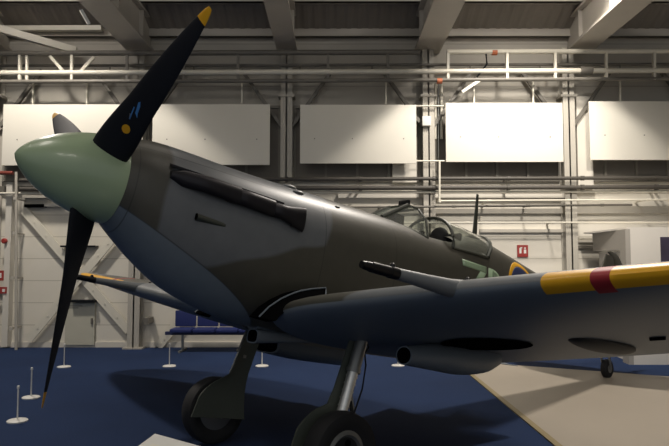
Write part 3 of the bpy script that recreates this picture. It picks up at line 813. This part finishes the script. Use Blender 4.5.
# ---- cannons
YC = 2.2
for side in (1, -1):
    w_o = wP if side > 0 else wS
    zc0 = ZLE+DIH*(YC-.6)+.035; xl = XS-.3*chord_(YC)
    dz = 0.0
    a = (1.50, YC, zc0-.005); 
    b = NB(); tube(b, [V(1.485, side*YC, zc0), V(1.50, side*YC, zc0), V(1.75, side*YC, zc0), V(1.95, side*YC, zc0), V(2.2, side*YC, zc0+.02), V(2.5, side*YC, zc0+.045)], [.027, .032, .043, .054, .066, .05], 24)
    part('cannon_fairing', b, M['camo_wing'], w_o, 'grey tapered cannon fairing')
    b = NB(); tube(b, [V(1.26, side*YC, zc0), V(1.30, side*YC, zc0), V(1.301, side*YC, zc0), V(1.44, side*YC, zc0), V(1.441, side*YC, zc0), V(1.50, side*YC, zc0)], [.024, .026, .029, .031, .034, .034], 20)
    part('cannon_barrel', b, M['gunmetal'], w_o, 'black cannon barrel')
    b = NB(); tube(b, [V(1.235, side*YC, zc0), V(1.265, side*YC, zc0)], [.020, .024], 20); part('muzzle_ring', b, M['gunmetal'], w_o)
    b = NB(); bmesh.ops.create_icosphere(b, subdivisions=2, radius=.018, matrix=Matrix.Translation(V(1.46, side*YC, zc0+.035))); part('sight_lug', b, M['gunmetal'], w_o)
    b = NB(); bmesh.ops.create_icosphere(b, subdivisions=2, radius=.02, matrix=Matrix.Translation(V(2.12, side*YC, zc0+.075))); part('cap_bolt', b, M['gunmetal'], w_o)
# ---- wing fillets
for side in (1, -1):
    b = NB(); rings = []
    for i in range(30):
        t = i/29; x = 2.47+2.5*t
        g_ = .03+.30*t*t
        pw = .47+g_*.9 if x < 4.2 else .47+g_*.9
        xr = min(x, XS+.7*chord_(pw)-.02)
        zu = upper_z(pw, min(x, 4.35))-.004; zf = zu+g_*1.0+.02
        pf = fus_p(x, zf)-.01
        row = []
        for k in range(9):
            a = k/8*pi/2
            row.append(b.verts.new(V(x, side*(pf+(pw-pf)*(1-math.cos(a))), zu+(zf-zu)*(1-math.sin(a)))))
        rings.append(row)
    skin(b, rings, False, False)
    o = part('wing_fillet', b, M['camo']); md = o.modifiers.new('thick', 'SOLIDIFY'); md.thickness = .006; md.offset = 0
# ---- carburettor intake under the belly
b = NB(); rings = []
for i in range(12):
    t = i/11; x = 2.12+.95*t; hw = .085*(1-.5*t); hz = .062*(1-.65*t); zc = -.965+.07*t
    rings.append([b.verts.new(V(x, hw*math.copysign(abs(math.cos(a))**.6, math.cos(a)), zc+hz*math.copysign(abs(math.sin(a))**.6, math.sin(a)))) for a in [2*pi*j/28 for j in range(28)]])
skin(b, rings, True, False); b.faces.new(rings[-1])
cen = sum((v.co for v in rings[0]), Vector())/28
inn = [b.verts.new(cen+(v.co-cen)*.82) for v in rings[0]]; skin(b, [rings[0], inn], True, False)
ci = part('carburettor_intake', b, M['seagrey'])
b = NB(); a_ = [b.verts.new(v) for v in [cen+(Vector(v.co)-cen)*.82 for v in ci.data.vertices[:28]]]; d_ = [b.verts.new(v.co+Vector((.1,0,0))) for v in a_]
skin(b, [a_, d_], True, False); b.faces.new(d_); part('intake_lining', b, M['dark'], ci)
b = NB(); rings = []
for i in range(8):
    t = i/7; x = 2.1+1.0*t
    rings.append([b.verts.new(V(x, .10*math.cos(a), -.86+(.05 if math.sin(a) < 0 else .05)*math.sin(a))) for a in [2*pi*j/16 for j in range(16)]])
skin(b, rings); part('intake_fairing', b, M['seagrey'])

# ---- cockpit
b = NB()
def ring_rect(x0, x1, w, z, r=.04): return [V(x0, -w, z), V(x1, -w, z), V(x1, w, z), V(x0, w, z)]
lo = [b.verts.new(v) for v in ring_rect(3.84, 4.36, .34, -.25)]; hi = [b.verts.new(v) for v in ring_rect(3.84, 4.36, .36, .2)]
skin(b, [lo, hi], True, False); b.faces.new(lo); o = part('cockpit_tub', b, M['cockpit'], None, smooth=False); md = o.modifiers.new('t', 'SOLIDIFY'); md.thickness = .01
b = NB(); bmesh.ops.create_uvsphere(b, u_segments=24, v_segments=16, radius=1, matrix=Matrix.Translation(V(4.40, .02, .40)) @ Matrix.Diagonal((.07, .13, .13, 1))); part('headrest', b, M['rubber'], None, 'round black headrest')
b = NB(); box(b, V(4.46, .26, .1), V(4.50, -.26, .46), .01); part('seat_armour', b, M['frame'])
b = NB(); box(b, V(4.05, .2, -.2), V(4.4, -.2, -.1), .03); part('pilot_seat', b, M['cockpit'])
b = NB()
for p in (.13, -.13): bar(b, V(4.43, p*1.1, .1), V(4.41, p*.9, .42), .03, .012)
part('harness', b, M['white'])
b = NB(); box(b, V(3.8, .3, .05), V(3.84, -.3, .33), .01); part('instrument_panel', b, M['cockpit'])
# glass
def glass(name, dens, dc):
    m = bpy.data.materials.new(name); m.use_nodes = True; nt = m.node_tree; nt.nodes.clear()
    o = nt.nodes.new('ShaderNodeOutputMaterial'); g1 = nt.nodes.new('ShaderNodeBsdfGlossy'); g1.inputs['Roughness'].default_value = .06
    tr = nt.nodes.new('ShaderNodeBsdfTransparent'); tr.inputs['Color'].default_value = (.9, .92, .89, 1)
    lw = nt.nodes.new('ShaderNodeLayerWeight'); lw.inputs['Blend'].default_value = .5; fr = nt.nodes.new('ShaderNodeMath'); fr.operation = 'POWER'; nt.links.new(lw.outputs['Facing'], fr.inputs[0]); fr.inputs[1].default_value = 4.0
    nz = nt.nodes.new('ShaderNodeTexNoise'); nz.inputs['Scale'].default_value = 5
    df = nt.nodes.new('ShaderNodeBsdfDiffuse'); df.inputs['Color'].default_value = (*dc, 1)
    mx = nt.nodes.new('ShaderNodeMixShader'); mx.inputs[0].default_value = dens
    nt.links.new(tr.outputs[0], mx.inputs[1]); nt.links.new(df.outputs[0], mx.inputs[2])
    m2 = nt.nodes.new('ShaderNodeMixShader'); nt.links.new(fr.outputs[0], m2.inputs[0]); nt.links.new(mx.outputs[0], m2.inputs[1]); nt.links.new(g1.outputs[0], m2.inputs[2])
    nt.links.new(m2.outputs[0], o.inputs[0]); return m
M['glass'] = glass('canopy_glass', .14, (.5, .5, .46)); M['armour'] = glass('armoured_glass', .75, (.16, .19, .15))  # armour pane: grey-green reflection put into a near-opaque diffuse tint
def quad_panel(b, pts):
    vs = [b.verts.new(p) for p in pts]; b.faces.new(vs)
def sill(x, p): 
    zt, zb, w, zc = fus_sec(x); return zc+(zt-zc)*(1-min(1, p/w)**NT)**(1/NT)
# windscreen
wf = {}
A0, A1 = V(3.34, .15, sill(3.34, .15)), V(3.34, -.15, sill(3.34, .15))
B0, B1 = V(3.72, .13, .60), V(3.72, -.13, .60)
C0_, C1_ = V(3.86, .33, sill(3.86, .33)), V(3.86, -.33, sill(3.86, .33))
D0, D1 = V(3.86, .15, .59), V(3.86, -.15, .59)
E0, E1 = V(3.86, .28, .46), V(3.86, -.28, .46)
ws = part('windscreen', (lambda b: (quad_panel(b, [A0, B0, B1, A1]), b)[1])(NB()), M['armour'], None, smooth=False)
md = ws.modifiers.new('t', 'SOLIDIFY'); md.thickness = .03
for X in ((A0, B0, D0, E0, C0_), (A1, B1, D1, E1, C1_)):
    o = part('side_pane', (lambda b: (quad_panel(b, list(X)), b)[1])(NB()), M['glass'], ws, smooth=False); md = o.modifiers.new('t', 'SOLIDIFY'); md.thickness = .006
o = part('top_pane', (lambda b: (quad_panel(b, [B0, B1, D1, D0]), b)[1])(NB()), M['glass'], ws, smooth=False); md = o.modifiers.new('t', 'SOLIDIFY'); md.thickness = .006
b = NB()
for q in ((A0, B0), (A1, B1), (B0, B1), (A0, A1), (A0, C0_), (A1, C1_), (B0, D0), (B1, D1)): tube(b, list(q), .022 if q in ((A0, B0), (A1, B1)) else .014, 8)
tube(b, [C0_, E0, D0, D1, E1, C1_], .013, 8)
part('windscreen_frame', b, M['frame'], ws)
b = NB(); quad_panel(b, [A0, V(3.40,.17,.36), V(3.75,.16,.585), B0]); b.free()
b = NB(); box(b, V(3.78, .07, .625), V(3.82, -.07, .685), .012); tube(b, [V(3.80, 0, .585), V(3.80, 0, .63)], .012, 8); part('rear_view_mirror', b, M['gunmetal'])
b = NB(); box(b, V(3.62, .07, .38), V(3.76, -.07, .50), .02); part('gun_sight', b, M['cockpit'])
# sliding hood, pushed back
def hood_pt(t, a):
    sa, ca = abs(math.sin(a)), math.cos(a)
    x = 4.22+t*(.60+.20*sa); zb = .235+.02*t; ztop = .592-.04*t*t
    w = fus_p(x, zb)+.014-.02*max(0, .3-t)
    return V(x, w*math.copysign(abs(ca)**.88, ca), zb+(ztop-zb)*sa**.88)
b = NB(); rings = [[b.verts.new(hood_pt(i/16, pi*k/20)) for k in range(21)] for i in range(17)]
skin(b, rings, False, False); hd = part('sliding_hood', b, M['glass']); md = hd.modifiers.new('t', 'SOLIDIFY'); md.thickness = .006
b = NB()
for t_, r in ((0, .018), (1, .026)): tube(b, [hood_pt(t_, pi*k/20) for k in range(21)], r, 8, False)
for a in (.0, pi): tube(b, [hood_pt(i/8, a) for i in range(9)], .016, 8)
part('hood_frame', b, M['frame'], hd)
# ---- aerial mast
b = NB(); rings = []
for t in (0, .25, .5, .75, 1.0):
    z = .50+.60*t; ch = .10-.055*t; th = .028-.012*t; x0 = 5.02+.02*t
    rings.append([b.verts.new(V(x0+ch*(.5-.5*math.cos(a)) , th*.5*math.sin(a), z)) for a in [2*pi*j/16 for j in range(16)]])
skin(b, rings); part('aerial_mast', b, M['frame'])
# ---- tail
def foil_loft(name, secs, m, parent=None, vert=True):
    b = NB(); rings = []
    for (h, x0, x1, th) in secs:
        row = []
        for j in range(28):
            a = 2*pi*j/28; s = .5-.5*math.cos(a); y = math.copysign(1, math.sin(a))*naca(s, 1.0)*th/1.0*1.0
            row.append(b.verts.new(V(x0+(x1-x0)*s, y, h) if vert else V(x0+(x1-x0)*s, h, .22+y)))
        rings.append(row)
    skin(b, rings); return part(name, b, m, parent)
foil_loft('tail_fin', [(.12,7.55,8.75,.12),(.3,7.9,8.78,.1),(.5,8.1,8.78,.08),(.75,8.25,8.76,.06),(.95,8.34,8.72,.05),(1.05,8.40,8.68,.035)], M['camo'])
foil_loft('rudder', [(.02,8.72,9.2,.05),(.2,8.76,9.36,.06),(.45,8.77,9.38,.055),(.7,8.75,9.28,.05),(.9,8.71,9.1,.04),(1.02,8.66,8.95,.03),(1.1,8.45,8.85,.028),(1.13,8.55,8.75,.01)], M['camo'])
for side in (1, -1):
    foil_loft('tailplane', [(side*.05,7.85,9.0,.11),(side*.5,7.95,9.0,.09),(side*1.0,8.12,8.98,.07),(side*1.35,8.32,8.9,.05),(side*1.55,8.5,8.8,.03),(side*1.6,8.6,8.72,.01)], M['camo'], None, False)
# ---- tail wheel
ZT = -(NOSE+AX*8.575).z/AZ2.z
b = NB(); lathe(b, [(-.045,.06),(-.05,.11),(-.035,.134),(0,.139),(.035,.134),(.05,.11),(.045,.06)], V(8.575, 0, ZT+.141), (0, 1, 0), 28); tw = part('tail_wheel', b, M['rubber'])
b = NB(); lathe(b, [(-.052,.02),(-.05,.06),(.05,.06),(.052,.02)], V(8.575, 0, ZT+.141), (0, 1, 0), 20); part('hub', b, M['steel'], tw)
b = NB()
for p in (.062, -.062): bar(b, V(8.575, p, ZT+.141), V(8.50, p, ZT+.33), .012, .05)
bar(b, V(8.50, -.07, ZT+.33), V(8.50, .07, ZT+.33), .05, .03); tube(b, [V(8.50, 0, ZT+.33), V(8.42, 0, -.1)], .03, 12); part('tail_wheel_fork', b, M['steel'])

# ---- main gear
ZF = lambda x, p: -(NOSE+AX*x+AY2*p).z/AZ2.z      # local z of the floor below x, p
RW = .315
for side in (1, -1):
    pw = side*.93; zc = ZF(XW, pw)+RW/ math.cos(TH)*1.0
    b = NB(); lathe(b, [(-.06,.17),(-.085,.22),(-.093,.265),(-.08,.30),(-.045,RW-.004),(0,RW),(.045,RW-.004),(.08,.30),(.093,.265),(.085,.22),(.06,.17)], V(XW, pw, zc), (0, 1, .0), 48)
    wh = part('wheel', b, M['rubber'], None, 'black main tyre')
    b = NB(); lathe(b, [(-.07,.05),(-.075,.15),(-.065,.185),(.065,.185),(.075,.15),(.05,.12),(.055,.06),(.085,.055),(.09,.02)] if side < 0 else [(-.09,.02),(-.085,.055),(-.055,.06),(-.05,.12),(-.075,.15),(-.065,.185),(.065,.185),(.075,.15),(.07,.05)], V(XW, pw, zc), (0, 1, 0), 36)
    hub = part('hub', b, M['steel'], wh)
    for k in range(5):
        a = 2*pi*k/5+.3; q = V(XW+.09*math.cos(a), pw+side*.068, zc+.09*math.sin(a))
        b = NB(); lathe(b, [(0,.026),(.006,.026)], q, (0, -side, 0), 14); part('hub_hole', b, M['dark'], hub)
    # oleo leg
    top = V(2.66, side*.80, -.80); bot = V(XW, side*.83, zc)
    d = (bot-top)
    pt = lambda f: top+d*f
    b = NB(); tube(b, [pt(0), pt(.36)], .052, 20); tube(b, [pt(.34), pt(.37)], .060, 20); part('upper_leg', b, M['steel'])
    b = NB(); tube(b, [pt(.36), pt(.97)], .044, 20); 
    for f in (.40, .46, .52, .58, .64, .70, .76): tube(b, [pt(f), pt(f+.010)], .049, 20)
    tube(b, [pt(.92), pt(1.06)], .055, 20); bar(b, V(XW, side*.78, zc), V(XW, side*1.0, zc), .05, .05); part('oleo_strut', b, M['chrome'], None, 'shiny oleo strut')
    # torque scissors
    b = NB(); f0, f1 = pt(.5), pt(.9); k0 = (f0+f1)/2+Vector((.12, 0, .0))
    bar(b, f0, k0, .05, .015); bar(b, k0, f1, .05, .015); part('torque_link', b, M['steel'])
    # brake hose
    b = NB(); tube(b, [pt(.1)+Vector((.06,0,0)), pt(.16)+Vector((.1,0,.01)), pt(.2)+Vector((.07,0,0)), pt(.3)+Vector((.11,-.01*side,0)), pt(.5)+Vector((.13,-.02*side,0)), pt(.7)+Vector((.1,-.03*side,0)), pt(.86)+Vector((.02,-.03*side,0))], .007, 8); part('brake_hose', b, M['rubber'])
    # leg fairing door, inboard of the leg: strip + wheel cover
    pd = side*.735
    b = NB(); 
    def dpt(f, off, th): 
        c = pt(f); return Vector((c.x+off, -pd-th, c.z))
    rows = []
    prof_d = [(-.02,.075,.105),(.15,.075,.105),(.35,.08,.105),(.52,.085,.11),(.58,.095,.11)]
    for q in range(12):
        f = .60+.46*q/11
        dz_ = (1.0-f)*(top.z-bot.z); w = math.sqrt(max(.0, .355**2-dz_**2)); prof_d.append((f, max(min(w, .325), .10), .115+.14*(q/11)**1.5))
    for f, w0, w1 in prof_d:
        row = [dpt(f, -w0+(w0+w1)*k/8, side*.012*math.sin(pi*k/8)) for k in range(9)]
        row += [v+Vector((0, -side*.014, 0)) for v in row[::-1]]
        rows.append([b.verts.new(v) for v in row])
    skin(b, rows); part('gear_door', b, M['doorgreen'])
    for f in (.08, .4):
        b = NB(); bar(b, pt(f), Vector((pt(f).x, -pd, pt(f).z)), .03, .03); part('door_bracket', b, M['steel'])

# ---- painted code letters and roundel on the fuselage sides
def surf(x, z, side, lift=.003): return V(x, side*(fus_p(x, z)+lift), z)
def strokes(name, quads, side, m, parent, nx=6, nz=4):
    b = NB()
    for q in quads:
        (x0,z0),(x1,z1),(x2,z2),(x3,z3) = q
        g_ = [[b.verts.new(surf((x0*(1-u)+x1*u)*(1-v)+(x3*(1-u)+x2*u)*v, (z0*(1-u)+z1*u)*(1-v)+(z3*(1-u)+z2*u)*v, side)) for u in [i/nx for i in range(nx+1)]] for v in [j/nz for j in range(nz+1)]]
        skin(b, g_, False, False)
    o = part(name, b, m, parent); md = o.modifiers.new('t', 'SOLIDIFY'); md.thickness = .003; md.offset = 0
zt_, zb_ = .135, -.415
th = .072
Zq = [((4.32,zt_),(4.78,zt_),(4.78,zt_-th),(4.32,zt_-th)), ((4.32,zb_+th),(4.78,zb_+th),(4.78,zb_),(4.32,zb_)), ((4.65,zt_-th),(4.78,zt_-th),(4.43,zb_+th),(4.32,zb_+th))]
strokes('code_letter', Zq, 1, M['code'], fus)
Dq = [((4.82,zt_),(4.91,zt_),(4.91,zb_),(4.82,zb_))]
cxd, czd = 4.96, (zt_+zb_)/2
for i in range(12):
    a0, a1 = pi/2-pi*i/12, pi/2-pi*(i+1)/12
    ro, ri = (.25,.275), (.16,.185)
    Dq.append(((cxd-.05+ro[0]*math.cos(a0), czd+ro[1]*math.sin(a0)), (cxd-.05+ro[0]*math.cos(a1), czd+ro[1]*math.sin(a1)), (cxd-.05+ri[0]*math.cos(a1), czd+ri[1]*math.sin(a1)), (cxd-.05+ri[0]*math.cos(a0), czd+ri[1]*math.sin(a0))))
strokes('code_letter', Dq, 1, M['code'], fus, 3, 3)
def ring_decal(name, cx_, cz_, r0, r1, side, m, lift):
    b = NB(); nr = 5; rings = []
    for i in range(nr+1):
        r = r0+(r1-r0)*i/nr
        rings.append([b.verts.new(surf(cx_+r*math.cos(2*pi*k/48), cz_+r*math.sin(2*pi*k/48), side, lift)) for k in range(48)])
    skin(b, rings, True, False); o = part(name, b, m, fus); md = o.modifiers.new('t', 'SOLIDIFY'); md.thickness = .003; md.offset = 0
for side in (1, -1):
    ring_decal('roundel_ring', 5.60, .0, .295, .35, side, M['yellow'], .003)
    ring_decal('roundel_ring', 5.60, .0, .18, .295, side, M['blue'], .003)
    ring_decal('roundel_ring', 5.60, .0, .14, .18, side, M['white'], .003)
    ring_decal('roundel_centre', 5.60, .0, .002, .14, side, M['red'], .003)

# ================================================================== LIGHT
def lamp(name, kind, loc, power, color=(1, .86, .68), **kw):
    l = bpy.data.lights.new(name, kind); l.energy = power; l.color = color
    for k, v in kw.items(): setattr(l, k, v)
    o = bpy.data.objects.new(name, l); COL.objects.link(o); o.location = loc; return o
def aim(o, tgt): o.rotation_euler = (Vector(tgt)-o.location).to_track_quat('-Z', 'Y').to_euler()
WARM = (1, .92, .82)
# bay lamps by the wall
for x, e in ((3.6, 1400), (-5.8, 1150)):
    lamp('bay_lamp', 'SPOT', (x, 9.8, 7.7), e, WARM, spot_size=math.radians(108), spot_blend=.10, shadow_soft_size=.30)
    lamp('bay_lamp_spill', 'POINT', (x, 9.9, 7.3), e*.06, (1, .93, .86), shadow_soft_size=.15)
fl = lamp('wall_fill_spot', 'SPOT', (4.2, 6.0, 7.8), 1800, WARM, spot_size=math.radians(56), spot_blend=1.0, shadow_soft_size=.3); aim(fl, (3.9, YW, 2.6))  # added fill spot, unseen, brightens the lower right wall
# high bay lamps over the aircraft
for (x, y, z, e) in ((-4.5, 3.5, 7.8, 170), (3.2, 3.5, 7.8, 150), (-.5, -3, 8, 120), (-.5, 7.0, 7.6, 35)):
    o = lamp('high_bay_lamp', 'AREA', (x, y, z), e, WARM, shape='DISK', size=2.6); o.rotation_euler = (0, 0, 0)
w = bpy.data.worlds.new('world'); S.world = w; w.use_nodes = True
w.node_tree.nodes['Background'].inputs[0].default_value = (.92, .96, 1, 1); w.node_tree.nodes['Background'].inputs[1].default_value = .40

S.view_settings.view_transform = 'Standard'; S.view_settings.look = 'None'; S.view_settings.gamma = 1; S.view_settings.use_curve_mapping = False
S.view_settings.exposure = 0.0
